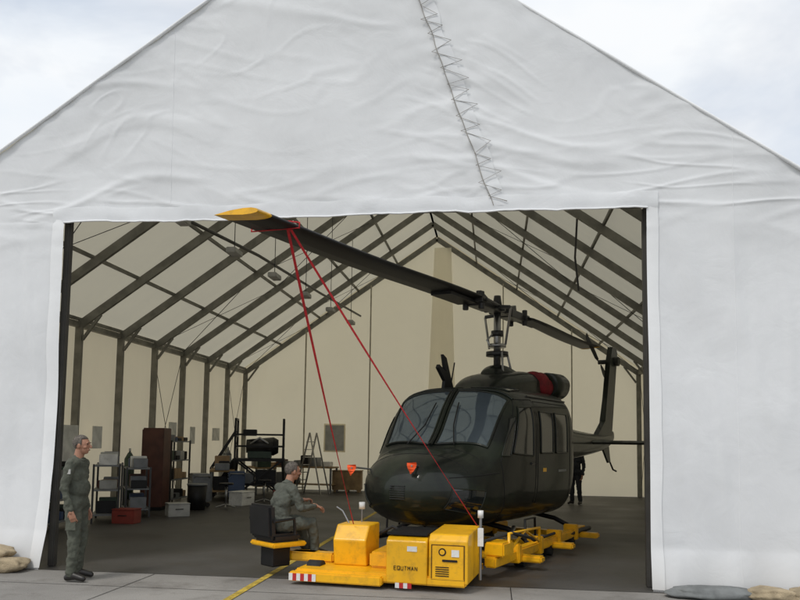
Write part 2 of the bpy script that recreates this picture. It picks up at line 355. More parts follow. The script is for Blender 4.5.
# ------------------------------------------------------------ helicopter
hd=math.radians(24); MX,MY=.05,13.5
H=empty('helicopter',(MX,MY,0),math.atan2(-math.cos(hd),-math.sin(hd)))
NS=3.4
st=np.array([(0,.99,1.11,.05,2),(.04,.86,1.25,.30,2.1),(.14,.74,1.38,.52,2.2),(.35,.62,1.51,.76,2.3),(.65,.54,1.61,.94,2.5),(.95,.51,1.69,1.03,2.9),(1.15,.5,1.86,1.07,3.3),(1.5,.5,2.32,1.11,3.7),
 (1.78,.5,2.57,1.13,4.0),(2.0,.5,2.63,1.14,4.2),(2.4,.5,2.66,1.15,4.4),(4.0,.5,2.68,1.15,4.4),(4.3,.58,2.65,1.10,3.8),(4.7,.85,2.56,.92,2.9),(5.3,1.15,2.38,.60,2.2),(6.0,1.34,2.22,.42,2),(8,1.46,2.05,.28,2),(9.6,1.58,2.0,.18,2),(10.4,1.7,2.02,.11,2),(10.9,1.85,2.1,.04,2)])
def pch(xs,ys):
    h=np.diff(xs); d=np.diff(ys)/h; m=np.zeros(len(xs)); m[0]=d[0]; m[-1]=d[-1]
    for i in range(1,len(xs)-1):
        m[i]=0 if d[i-1]*d[i]<=0 else 2*d[i-1]*d[i]/(d[i-1]+d[i])
    def fn(x):
        i=int(min(max(np.searchsorted(xs,x)-1,0),len(xs)-2)); t=(x-xs[i])/h[i]
        return float((2*t**3-3*t**2+1)*ys[i]+(t**3-2*t**2+t)*h[i]*m[i]+(-2*t**3+3*t**2)*ys[i+1]+(t**3-t**2)*h[i]*m[i+1])
    return fn
class Loft:
    def __init__(s,st): s.f=[pch(st[:,0],st[:,k]) for k in range(1,5)]; s.a=st[0,0]; s.b=st[-1,0]
    def par(s,x): return [g(x) for g in s.f]
    def pt(s,x,th):
        zb,zt,w,n=s.par(x); c,q=math.cos(th),math.sin(th)
        return Vector((NS-x,math.copysign(abs(c)**(2/n),c)*w,(zb+zt)/2+math.copysign(abs(q)**(2/n),q)*(zt-zb)/2))
    def top(s,x,y):
        zb,zt,w,n=s.par(x); r=min(.999,abs(y)/w); return Vector((NS-x,y,(zb+zt)/2+(zt-zb)/2*(1-r**n)**(1/n)))
    def side(s,x,z,sg):
        zb,zt,w,n=s.par(x); r=min(.999,abs(z-(zb+zt)/2)/((zt-zb)/2)); return Vector((NS-x,sg*w*(1-r**n)**(1/n),z))
    def build(s,name,parent,m,nx=130,nt=96,xs=None):
        xs=xs if xs is not None else [s.a+(s.b-s.a)*(i/nx)**1.25 for i in range(nx+1)]; v=[];fc=[]
        for x in xs:
            for j in range(nt): v.append(s.pt(x,2*math.pi*j/nt))
        for i in range(len(xs)-1):
            for j in range(nt): k=(j+1)%nt; fc.append((i*nt+j,i*nt+k,(i+1)*nt+k,(i+1)*nt+j))
        fc.append(tuple(range(nt))[::-1]); fc.append(tuple(range((len(xs)-1)*nt,len(xs)*nt)))
        return mesh(name,v,fc,m,parent,True)
B=Loft(st); B.build('fuselage',H,M_heli)
def patch(name,fn,corn,m,off=.008,n=16,frame=M_heli,fr=.014):
    (c00,c10,c11,c01)=corn
    def P(u,v):
        a=[(1-u)*(1-v)*c00[k]+u*(1-v)*c10[k]+u*v*c11[k]+(1-u)*v*c01[k] for k in(0,1)]
        e=1e-3; p=fn(*a); px=fn(a[0]+e,a[1])-p; py=fn(a[0],a[1]+e)-p; nn=px.cross(py).normalized()
        cen=Vector((NS-a[0],0,1.5))
        if nn.dot(p-cen)<0: nn=-nn
        return p+nn*off
    v=[P(i/n,j/n) for i in range(n+1) for j in range(n+1)]
    fc=[(i*(n+1)+j,(i+1)*(n+1)+j,(i+1)*(n+1)+j+1,i*(n+1)+j+1) for i in range(n) for j in range(n)]
    mesh(name,v,fc,m,H,True)
    if frame:
        e=[P(i/n,0) for i in range(n)]+[P(1,i/n) for i in range(n)]+[P(1-i/n,1) for i in range(n)]+[P(0,1-i/n) for i in range(n)]
        tube(name+'_frame',H,e,fr,frame,True)
for sg,nm in((1,'port'),(-1,'starboard')):
    patch('windshield_'+nm,B.top,[(.99,.06*sg),(1.10,.86*sg),(1.72,.92*sg),(1.76,.06*sg)],M_wind,fr=.020)
    patch('roof_window_'+nm,B.top,[(1.98,.18*sg),(1.98,.82*sg),(2.4,.82*sg),(2.4,.18*sg)],M_glass,fr=.012)
    S=lambda x,z,sg=sg:B.side(x,z,sg)
    patch('door_window_'+nm,S,[(1.48,1.60),(2.20,1.56),(2.20,2.32),(1.80,2.30)],M_glass)
    patch('quarter_window_'+nm,S,[(1.20,1.56),(1.40,1.56),(1.68,2.16),(1.56,2.12)],M_glass,fr=.01)
    patch('cabin_window_a_'+nm,S,[(2.52,1.60),(3.08,1.60),(3.08,2.26),(2.52,2.26)],M_glass)
    patch('cabin_window_b_'+nm,S,[(3.22,1.60),(3.80,1.60),(3.80,2.26),(3.22,2.26)],M_glass)
    patch('chin_window_'+nm,S,[(.26,.84),(.72,.74),(.78,1.08),(.30,1.12)],M_glass,fr=.01)
    def seam(pp,k):
        o=[]
        for (a,b) in zip(pp[:-1],pp[1:]):
            for t in np.linspace(0,1,10): o.append(B.side(a[0]+(b[0]-a[0])*t,a[1]+(b[1]-a[1])*t,sg))
        tube('panel_seam_%s_%d'%(nm,k),H,o,.007,M_seam)
    seam([(1.16,1.48),(1.3,.68),(2.3,.66),(2.34,2.44),(1.80,2.42),(1.16,1.48)],0)
    seam([(2.40,.64),(2.40,2.42),(3.95,2.42),(3.95,.66),(2.40,.64)],1)
    seam([(2.40,2.48),(4.2,2.48)],2); seam([(.3,1.26),(1.1,1.32)],3); seam([(5.5,1.75),(9.5,1.8)],4); seam([(6.2,1.45),(6.2,2.1)],5)
    patch('rescue_marking_'+nm,S,[(2.62,1.30),(2.78,1.30),(2.78,1.36),(2.62,1.36)],M_yel,off=.003,n=3,frame=None)
    patch('stencil_'+nm,S,[(3.35,1.28),(3.75,1.28),(3.75,1.32),(3.35,1.32)],M_grey,off=.003,n=3,frame=None)
    box('door_handle_'+nm,H,(NS-2.25,sg*1.14-.02,1.42),(NS-2.10,sg*1.14+.03,1.46),M_metal)
    tube('door_rail_'+nm,H,[B.side(2.3+.1*i,2.50,sg)+Vector((0,sg*.012,0)) for i in range(20)],.014,M_metal)
    y=sg*1.22
    tube('skid_'+nm,H,[(NS-.75,y,.42),(NS-.95,y,.30),(NS-1.15,y,.24),(NS-1.4,y,.22),(NS-4.8,y,.22)],.045,M_black)
    tube('skid_step_'+nm,H,[(NS-1.7,y,.24),(NS-1.7,y*.99,.62),(NS-2.1,y*.99,.62),(NS-2.1,y,.24)],.018,M_black)
    for k,x in enumerate((1.9,4.0)):
        tube('cross_tube_%s_%d'%(nm,k),H,[(NS-x,0,.50),(NS-x,sg*.5,.50),(NS-x,sg*.85,.44),(NS-x,sg*1.08,.34),(NS-x,y,.23)],.04,M_black)
tube('windshield_pillar',H,[B.top(.97+.84*i/10,0)+Vector((.012,0,.012)) for i in range(11)],.032,M_heli)
tube('windshield_brow',H,[B.top(1.82,y)+Vector((.008,0,.008)) for y in np.linspace(-.96,.96,24)],.022,M_heli)
tube('nose_seam',H,[B.top(.55,y) for y in np.linspace(-.82,.82,24)],.005,M_seam)
tube('nose_seam_b',H,[B.top(.88,y) for y in np.linspace(-.92,.92,24)],.005,M_seam)
for sg in(-1,1):
    tube('wiper_%d'%(sg+1),H,[B.top(.97,sg*.4)+Vector((.03,0,.03)),B.top(1.25,sg*.25)+Vector((.03,0,.03)),B.top(1.52,sg*.2)+Vector((.03,0,.03))],.010,M_black)
bm=bmesh.new()
for i in range(7):
    addbeam(bm,(NS-.02,-.12,.96+.03*i),(NS-.02,.12,.96+.03*i),.05,.008)
bmobj('nose_grille',bm,M_metal,H)
tube('pitot_a',H,[(3.02,.20,1.36),(3.22,.22,1.42),(3.38,.22,1.42)],.014,M_steel)
tube('pitot_b',H,[(2.9,-.70,1.33),(3.15,-.84,1.36),(3.30,-.84,1.36)],.014,M_steel)
def flag(nm,c):
    v=[]
    for i in range(5):
        t=i/4; v+= [(c[0]+.02*math.sin(t*5),c[1]-.075*(1-t*.6),c[2]-.16*t+.02),(c[0]-.03*math.sin(t*4),c[1]+.075*(1-t*.5),c[2]-.13*t+.03)]
    mesh(nm,v,[(2*i,2*i+1,2*i+3,2*i+2) for i in range(4)],M_flag,H)
flag('pitot_cover_a',(3.38,.22,1.44)); flag('pitot_cover_b',(3.30,-.84,1.38))
def plate(name,parent,pts,y,t,m,taper=0):
    n=len(pts); v=[(NS-p[0],y-t/2,p[1]) for p in pts]+[(NS-p[0],y+t/2,p[1]) for p in pts]
    fc=[tuple(range(n)),tuple(range(2*n-1,n-1,-1))]+[(i,n+i,n+(i+1)%n,(i+1)%n) for i in range(n)]
    o=mesh(name,v,fc,m,parent); md=o.modifiers.new('b','BEVEL'); md.width=.008; md.segments=2; return o
plate('upper_wire_cutter',H,[(1.95,2.56),(2.35,2.60),(2.2,2.86),(2.05,3.15),(1.93,3.2),(2.02,2.92),(1.80,3.02),(1.76,2.96),(2.0,2.76)],-.34,.06,M_black)
plate('lower_wire_cutter',H,[(.75,.60),(1.05,.56),(1.0,.40),(.82,.16),(.76,.18),(.86,.42)],0,.04,M_black)
tube('roof_antenna',H,[(NS-2.6,-.55,2.55),(NS-2.8,-.55,3.15)],.012,M_black)
cs=np.array([(2.45,2.50,2.66,.34,2.4),(2.7,2.48,2.84,.50,2.6),(3.1,2.46,2.97,.58,3),(3.8,2.46,3.05,.64,3.2),(4.8,2.40,3.03,.62,3),(5.4,2.2,2.88,.46,2.4),(6.0,2.05,2.6,.30,2.1),(6.3,2.0,2.4,.2,2)])
C=Loft(cs); C.build('engine_cowling',H,M_heli,60,48)
tube('cowling_seam',H,[C.pt(3.75,t) for t in np.linspace(.0,math.pi,30)],.006,M_seam)
tube('cowling_seam_b',H,[C.pt(4.7,t) for t in np.linspace(.0,math.pi,30)],.006,M_seam)
ms=np.array([(3.05,2.85,2.93,.08,2),(3.12,2.85,3.06,.2,2),(3.4,2.85,3.15,.26,2.2),(3.8,2.85,3.11,.25,2),(4.1,2.85,3.05,.15,2)])
Loft(ms).build('mast_fairing',H,M_heli,30,36)
for sg in(-1,1):
    bm=bmesh.new(); ell(bm,(NS-4.02,sg*.56,2.82),(.20,.20,.23)); ell(bm,(NS-3.90,sg*.48,2.93),(.16,.20,.13)); ell(bm,(NS-4.12,sg*.66,2.77),(.15,.13,.16))
    o=bmobj('intake_cover_%d'%(sg+1),bm,M_redc,H); r=o.modifiers.new('r','REMESH'); r.mode='VOXEL'; r.voxel_size=.02; r.use_smooth_shade=True
    s=o.modifiers.new('s','SMOOTH'); s.iterations=4
    cyl('intake_duct_%d'%(sg+1),H,(NS-4.7,sg*.66,2.82),(NS-4.15,sg*.64,2.82),.25,M_heli,.23)
    cyl('exhaust_%d'%(sg+1),H,(NS-5.35,sg*.2,2.74),(NS-5.95,sg*.34,2.98),.15,M_metal,.17)
cyl('mast',H,(0,0,3.1),(0,0,4.28),.065,M_steel)
cyl('swashplate',H,(0,0,3.30),(0,0,3.38),.20,M_metal); cyl('swashplate_upper',H,(0,0,3.46),(0,0,3.52),.16,M_steel)
cyl('scissors_collar',H,(0,0,3.66),(0,0,3.76),.11,M_metal); cyl('mast_nut',H,(0,0,4.22),(0,0,4.40),.085,M_metal,.06)
ba=math.atan2(.53,7.1); fd=Vector((math.cos(ba),math.sin(ba),0)); sdv=Vector((-fd.y,fd.x,0)); z0=4.14; tilt=math.atan2(.20,7.1)
def RP(r,s,z=0):
    return Vector((0,0,z0+z))+fd*r*math.cos(tilt)+Vector((0,0,-math.sin(tilt)*r))+sdv*s
bm=bmesh.new()
addbeam(bm,RP(-.55,0),RP(.55,0),.24,.12); addbeam(bm,RP(-.14,-.2),RP(-.14,.2),.1,.1); addbeam(bm,RP(.14,-.2),RP(.14,.2),.1,.1)
for g in(-1,1):
    addbeam(bm,RP(g*.4,0),RP(g*1.15,0),.30,.15); addbeam(bm,RP(g*1.1,-.0),RP(g*1.3,0),.42,.09)
    addbeam(bm,RP(g*.45,g*.2),RP(g*1.28,g*.26),.04,.05); addbeam(bm,RP(g*.5,0),RP(g*.5,g*.42,-.04),.07,.06)
    addbeam(bm,RP(g*.62,0,.08),RP(g*.95,0,.16),.10,.12)
    bmesh.ops.create_cone(bm,cap_ends=True,segments=16,radius1=.05,radius2=.05,depth=.3,matrix=Matrix.Translation(RP(g*1.18,-.14)))
    bmesh.ops.create_cone(bm,cap_ends=True,segments=16,radius1=.05,radius2=.05,depth=.3,matrix=Matrix.Translation(RP(g*1.18,.14)))
o=bmobj('rotor_hub',bm,M_metal,H); b=o.modifiers.new('b','BEVEL'); b.width=.015; b.segments=2
for g in(-1,1):
    a=RP(g*.5,g*.42,-.05); tube('pitch_link_%d'%(g+1),H,[tuple(a),(a.x*.45,a.y*.55,3.48)],.022,M_steel)
    tube('control_rod_%d'%(g+1),H,[(.12*g,.14,3.36),(.2*g,.2,3.0)],.02,M_steel)
    tube('drive_link_%d'%(g+1),H,[(.08*g,-.05,3.7),(.18*g,-.12,3.58),(.13*g,-.08,3.48)],.018,M_steel)
def blade(nm,g):
    pr=[(0.0,0),(.02,.022),(.08,.034),(.18,.036),(.34,.026),(.53,.0),(.34,-.012),(.18,-.022),(.08,-.02),(.02,-.012)]
    rs=[1.15,1.5,2.2]+list(np.linspace(2.8,6.85,14))+[7.0,7.001,7.22]; v=[];n=len(pr)
    for r in rs:
        tw=math.radians(9-1.6*r); dr=-.06*(max(0,r-1.2)/6.1)**2 + .02*math.sin(r)
        for c,h in pr:
            c=c-.2; cc=c*math.cos(tw)-h*math.sin(tw)
            v.append(RP(g*r,-g*cc,0)+Vector((0,0,h*1.1-math.sin(tw)*c+dr)))
    fc=[(i*n+j,(i+1)*n+j,(i+1)*n+(j+1)%n,i*n+(j+1)%n) for i in range(len(rs)-1) for j in range(n)]
    fc+= [tuple(range(n)),tuple(range((len(rs)-1)*n,len(rs)*n))]
    o=mesh(nm,v,fc,M_black,H,True); o.data.materials.append(M_yel)
    for p in o.data.polygons:
        if p.index>=(len(rs)-2)*n and p.index!=(len(rs)-1)*n: p.material_index=1
        if p.index>=(len(rs)-1)*n: p.use_smooth=False
    addb=bmesh.new()
    addbeam(addb,RP(g*1.2,-g*.1,-.03),RP(g*2.3,-g*.1,-.035),.34,.05); bmobj(nm+'_root_doubler',addb,M_black,H)
blade('main_rotor_blade_a',1); blade('main_rotor_blade_b',-1)
plate('tail_fin',H,[(9.3,1.95),(10.35,1.75),(10.6,1.95),(11.2,4.2),(11.1,4.32),(10.72,4.32),(10.5,3.9),(10.0,2.35)],0,.13,M_heli)
plate('ventral_fin',H,[(9.9,1.66),(10.45,1.76),(10.6,1.3),(10.4,1.28)],0,.05,M_heli)
for sg in(-1,1):
    v=[]
    for (y,s0,s1) in((.15,8.15,9.0),(1.42,8.3,8.95)):
        for s,h in((s0,0),(s0+.12,.045),(s1,.0),(s0+.12,-.045)): v.append((NS-s,sg*y,1.80+h))
    mesh('tail_stabiliser_%d'%(sg+1),v,[(0,1,5,4),(1,2,6,5),(2,3,7,6),(3,0,4,7),(4,5,6,7),(0,3,2,1)],M_heli,H)
cyl('tail_rotor_hub',H,(NS-10.95,-.05,3.95),(NS-10.95,-.38,3.95),.06,M_metal)
TR=empty('tail_rotor',(NS-10.95,-.35,3.95),0,H); TR.rotation_euler=(0,math.radians(62),0)
for g in(-1,1):
    v=[]
    for r in(.15,.4,1.28):
        for a,b in((-.07,0),(-.02,.018),(.14,0),(-.02,-.018)): v.append((a if r>.2 else a*.5,b,g*r))
    mesh('tail_rotor_blade_%d'%(g+1),v,[(i*4+j,i*4+(j+1)%4,i*4+4+(j+1)%4,i*4+4+j) for i in range(2) for j in range(4)]+[(0,1,2,3),(8,9,10,11)],M_black,TR)
cyl('tail_gearbox',H,(NS-10.98,-.16,3.95),(NS-10.98,.16,3.95),.12,M_heli)
tube('tail_skid',H,[(NS-10.4,0,1.45),(NS-10.9,0,1.1),(NS-11.2,0,1.05)],.022,M_black)
tube('whip_antenna',H,[(NS-9.6,0,2.0),(NS-10,0,2.9)],.01,M_black)
cyl('landing_light',H,(NS-.85,.1,.55),(NS-.87,.1,.44),.10,M_steel)
# ------------------------------------------------------------ tug
T=empty('aircraft_tug',(-.30,8.84,0),math.radians(-8))
box('deck',T,(-2.15,.02,.07),(-.02,1.35,.18),M_yel,.02)
box('deck_front_plate',T,(-2.2,-.06,.04),(-1.02,.06,.15),M_yel,.015)
for i in range(7):
    box('hazard_stripe_%d'%i,T,(-2.19+i*.05,-.069,.05),(-2.19+i*.05+.049,-.062,.135),M_red if i%2 else M_white,0)
for i in range(4): box('hazard_stripe_b_%d'%i,T,(-.86+i*.05,-.012,.03),(-.86+i*.05+.049,-.003,.09),M_red if i%2 else M_white,0)
def prism(name,parent,prof,x0,x1,m,bev=.02):
    n=len(prof); v=[(x0,p[0],p[1]) for p in prof]+[(x1,p[0],p[1]) for p in prof]
    o=mesh(name,v,[tuple(range(n)),tuple(range(2*n-1,n-1,-1))]+[(i,n+i,n+(i+1)%n,(i+1)%n) for i in range(n)],m,parent)
    bm=bmesh.new(); bm.from_mesh(o.data); bmesh.ops.recalc_face_normals(bm,faces=bm.faces[:]); bm.to_mesh(o.data); bm.free()
    md=o.modifiers.new('b','BEVEL'); md.width=bev; md.segments=3; return o
prism('battery_cabinet',T,[(0,.08),(0,.58),(.08,.62),(.80,.65),(.80,.08)],-.98,-.48,M_yel)
prism('motor_cabinet',T,[(.03,.10),(.03,.60),(.10,.67),(.90,.70),(.90,.10)],-.47,.0,M_yel)
box('cabinet_lid',T,(-.99,.06,.637),(-.49,.78,.665),M_black,.008)
box('cabinet_handle',T,(-.30,.004,.36),(-.12,.018,.385),M_black,.004)
box('cabinet_panel',T,(-.42,.018,.16),(-.05,.027,.54),M_yel,.004)
tube('cabinet_panel_gap',T,[(-.43,.024,.15),(-.04,.024,.15),(-.04,.024,.55),(-.43,.024,.55)],.005,M_seam,True)
for k in range(5): box('vent_slot_%d'%k,T,(-.38,.012,.19+k*.025),(-.22,.0165,.20+k*.025),M_seam,0)
box('warning_label',T,(-.19,.010,.42),(-.10,.0165,.50),M_white,0); box('warning_label_b',T,(-.72,-.006,.46),(-.60,-.001,.52),M_white,0)
cyl('round_decal',T,(-.30,.0175,.47),(-.30,.012,.47),.045,M_black); cyl('round_decal_inner',T,(-.30,.014,.47),(-.30,.009,.47),.03,M_yel)
def letters(word,x,z,h,y,m):
    G={'E':[(0,0,0,1),(0,1,1,1),(0,.5,.8,.5),(0,0,1,0)],'Q':[(0,0,0,1),(0,1,1,1),(1,1,1,0),(0,0,1,0),(.6,.3,1.1,-.1)],'U':[(0,0,0,1),(1,1,1,0),(0,0,1,0)],'T':[(.5,0,.5,1),(0,1,1,1)],'M':[(0,0,0,1),(1,0,1,1),(0,1,.5,.4),(.5,.4,1,1)],'A':[(0,0,.5,1),(.5,1,1,0),(.2,.4,.8,.4)],'N':[(0,0,0,1),(0,1,1,0),(1,0,1,1)]}
    bm=bmesh.new()
    for i,c in enumerate(word):
        for a in G[c]:
            ox=x+i*h*.95; addbeam(bm,(ox+a[0]*h*.6,y,z+a[1]*h),(ox+a[2]*h*.6+1e-4,y,z+a[3]*h),.004,.010,Vector((0,1,0)))
    bmobj('cabinet_lettering',bm,m,T)
letters('EQUTMAN',-.88,.24,.045,-.004,M_black)
prism('control_console',T,[(.45,.18),(.40,.50),(.55,.68),(1.0,.68),(1.0,.18)],-1.80,-1.36,M_yel)
box('console_panel',T,(-1.76,.42,.56),(-1.40,.60,.60),M_black,.004,(math.radians(50),0,0))
box('low_housing',T,(-1.30,.35,.18),(-1.0,1.15,.38),M_yel,.03)
box('frame_rail',T,(-2.45,.55,.18),(-1.85,.75,.30),M_yel,.02)
tube('steering_lever',T,[(-1.70,.75,.66),(-1.80,.75,.83),(-1.88,.74,.88)],.014,M_steel)
tube('warning_beacon_post',T,[(-1.58,.9,.68),(-1.58,.9,.86)],.012,M_steel); cyl('warning_beacon',T,(-1.58,.9,.85),(-1.58,.9,.94),.04,M_white)
tube('corner_post',T,[(.08,.45,.10),(.08,.45,.85)],.018,M_steel); box('corner_post_tag',T,(.05,.42,.5),(.12,.44,.72),M_white,.004)
cyl('corner_lamp',T,(.08,.45,.84),(.08,.45,.93),.035,M_lite)
tube('console_hose',T,[(-1.4,1.0,.5),(-1.2,1.05,.62),(-1.0,1.0,.55),(-.95,.85,.35)],.022,M_rub)
for i,(x,y) in enumerate(((-2.0,.35),(-.3,.4),(-.3,1.1),(-2.0,1.1))):
    cyl('wheel_%d'%i,T,(x-.09,y,.12),(x+.09,y,.12),.12,M_rub)
DX,DY,DA=-2.84,9.66,math.radians(50)
mw=Matrix.Translation((-.30,8.84,0))@Matrix.Rotation(math.radians(-8),4,'Z'); lp=mw.inverted()@Vector((DX,DY,0))
SE=empty('operator_seat',lp,DA+math.radians(8),T)
prism('seat_pedestal',SE,[(-.14,.12),(-.14,.44),(.14,.44),(.14,.12)],-.12,.16,M_black)
box('seat_base',SE,(-.20,-.28,.38),(.32,.28,.44),M_yel,.02)
box('seat_cushion',SE,(-.18,-.24,.44),(.26,.24,.55),M_seat,.05)
box('seat_back',SE,(-.245,-.25,.50),(-.145,.25,.92),M_seat,.05,(0,math.radians(-4),0))
for s in(-1,1): tube('seat_armrest_%d'%(s+1),SE,[(-.20,s*.29,.72),(.1,s*.29,.74),(.12,s*.29,.54)],.022,M_seat)
box('seat_beam',T,(-2.70,.56,.18),(-2.1,.80,.30),M_yel,.02)
box('footrest',T,(-2.30,.75,.19),(-1.90,1.35,.21),M_metal,.005)
A=empty('lifting_arms',(.12,1.40,0),math.radians(-13),T)
for i,x in enumerate((-1.45,.05)):
    box('arm_%d'%i,A,(x-.08,-.3,.14),(x+.08,4.3,.28),M_yel,.02)
    for k in range(4): box('arm_bracket_%d_%d'%(i,k),A,(x-.12,.5+k*1.0,.10),(x+.12,.62+k*1.0,.36),M_yel,.015)
    for k in range(3): cyl('arm_roller_%d_%d'%(i,k),A,(x-.07,.9+k*1.3,.09),(x+.07,.9+k*1.3,.09),.09,M_rub)
for k in range(3): box('cross_beam_%d'%k,A,(-1.9,.6+k*1.6,.11),(.45,.78+k*1.6,.20),M_yel,.02)
tube('hydraulic_hose',A,[(-.1,-.3,.45),(.2,.1,.56),(.3,.6,.45),(.15,1.2,.34),(.1,2.4,.32)],.022,M_rub)
tube('arm_guard_rail',A,[(.2,.0,.30),(.2,.0,.56),(.2,1.3,.52),(.2,1.3,.30)],.022,M_yel)
tube('arm_guard_diagonal',A,[(.2,.0,.32),(.2,.65,.54),(.2,1.3,.32)],.018,M_yel)
box('hydraulic_block',A,(-.05,-.25,.28),(.22,.15,.46),M_yel,.02)
tube('ram',A,[(.0,.4,.34),(-.3,1.6,.46)],.035,M_steel)
# tie-down straps
def strap(name,a,b,sag=.05):
    a=Vector(a);b=Vector(b);v=[];n=40
    for i in range(n+1):
        t=i/n; p=a.lerp(b,t)+Vector((0,0,-sag*4*t*(1-t))); an=t*4.5+.4
        wv=Vector((math.cos(an*.5)*.8+.2,math.sin(an*.5),0))*.0145
        v+=[p-wv,p+wv]
    o=mesh(name,v,[(2*i,2*i+1,2*i+3,2*i+2) for i in range(n)],M_strap); md=o.modifiers.new('s','SOLIDIFY'); md.thickness=.006; return o
cA=Matrix.Translation((MX,MY,0))@Matrix.Rotation(math.atan2(-math.cos(hd),-math.sin(hd)),4,'Z')
def BW(r,s,z): return cA@RP(r,s,z)
q=[BW(6.6,.24,-.075),BW(6.6,-.36,-.045),BW(6.6,-.36,.0),BW(6.6,0,.03),BW(6.6,.24,-.02)]
s0=BW(6.6,.1,-.075)
strap('tie_down_strap',s0,(-1.78,9.56,.69)); strap('tie_down_strap.001',s0+Vector((.03,0,0)),(-.20,9.29,.74),.03)
tube('blade_tie_loop',bpy.data.objects['tie_down_strap'],q,.009,M_strap,True)
# ------------------------------------------------------------ people
def head(P,c,yaw,pitch,hairm,skin,cap=False):
    E=empty('head',c,0,P); E.rotation_euler=(0,pitch,yaw)
    bm=bmesh.new()
    ell(bm,(0,0,.02),(.096,.076,.098)); ell(bm,(.025,0,-.05),(.066,.058,.062)); ell(bm,(.058,0,-.082),(.028,.03,.022))
    rcone(bm,(.094,0,.015),.011,(.118,0,-.02),.015,10); ell(bm,(.103,0,-.024),(.012,.02,.010))
    ell(bm,(.086,0,.036),(.014,.05,.012)); ell(bm,(.09,0,-.054),(.012,.024,.010))
    for s in(-1,1): ell(bm,(-.005,s*.080,-.005),(.020,.010,.034)); ell(bm,(.055,s*.045,-.02),(.03,.02,.022))
    rcone(bm,(-.015,0,-.05),.056,(-.035,0,-.17),.062)
    o=bmobj('face',bm,skin,E); r=o.modifiers.new('r','REMESH'); r.mode='VOXEL'; r.voxel_size=.0055; r.use_smooth_shade=True; s=o.modifiers.new('s','SMOOTH'); s.iterations=3
    bm=bmesh.new(); ell(bm,(-.012,0,.036),(.101,.084,.099),None,32)
    dl=[v for v in bm.verts if (v.co.x>.035 and v.co.z<.085) or (v.co.z<-.005 and v.co.x>-.03) or v.co.z<-.045]
    bmesh.ops.delete(bm,geom=dl,context='VERTS')
    o=bmobj('hair',bm,hairm,E,True); sd_=o.modifiers.new('s','SOLIDIFY'); sd_.thickness=.012; sd_.offset=-1
    for s in(-1,1):
        bm=bmesh.new(); ell(bm,(.084,s*.030,.018),(.010,.014,.008),None,10); bmobj('eye',bm,M_eye,E,True)
        bm=bmesh.new(); ell(bm,(.094,s*.032,.038),(.008,.020,.005),None,10); bmobj('eyebrow',bm,hairm,E,True)
    bm=bmesh.new(); ell(bm,(.1,0,-.054),(.006,.022,.005),None,10); bmobj('mouth',bm,M_lip,E,True)
def hand(bm,w,d,n,curl=.5,ts=1):
    w=Vector(w); d=Vector(d).normalized(); n=Vector(n); n=(n-d*n.dot(d)).normalized(); s=d.cross(n)*ts
    rcone(bm,w-d*.03,.027,w+d*.015,.026,10)
    for k,(o,ln) in enumerate(((.033,.070),(.011,.080),(-.011,.075),(-.032,.058))):
        kn=w+d*.088+s*o; rcone(bm,w+d*.01+s*o*.5,.017,kn,.0115,8)
        a=curl*.7; d1=d*math.cos(a)+n*math.sin(a); p1=kn+d1*ln*.5; rcone(bm,kn,.0095,p1,.0085,8)
        a=curl*1.7; d2=d*math.cos(a)+n*math.sin(a); p2=p1+d2*ln*.32; rcone(bm,p1,.0085,p2,.0078,8)
        a=curl*2.4; d3=d*math.cos(a)+n*math.sin(a); rcone(bm,p2,.0078,p2+d3*ln*.25,.0068,8)
    b0=w+d*.022+s*.026; t1=b0+(d*.6+s*.65+n*.35).normalized()*.042; t2=t1+(d*.9+s*.1+n*.4).normalized()*.036
    rcone(bm,b0,.015,t1,.0105,8); rcone(bm,t1,.0105,t2,.0085,8)
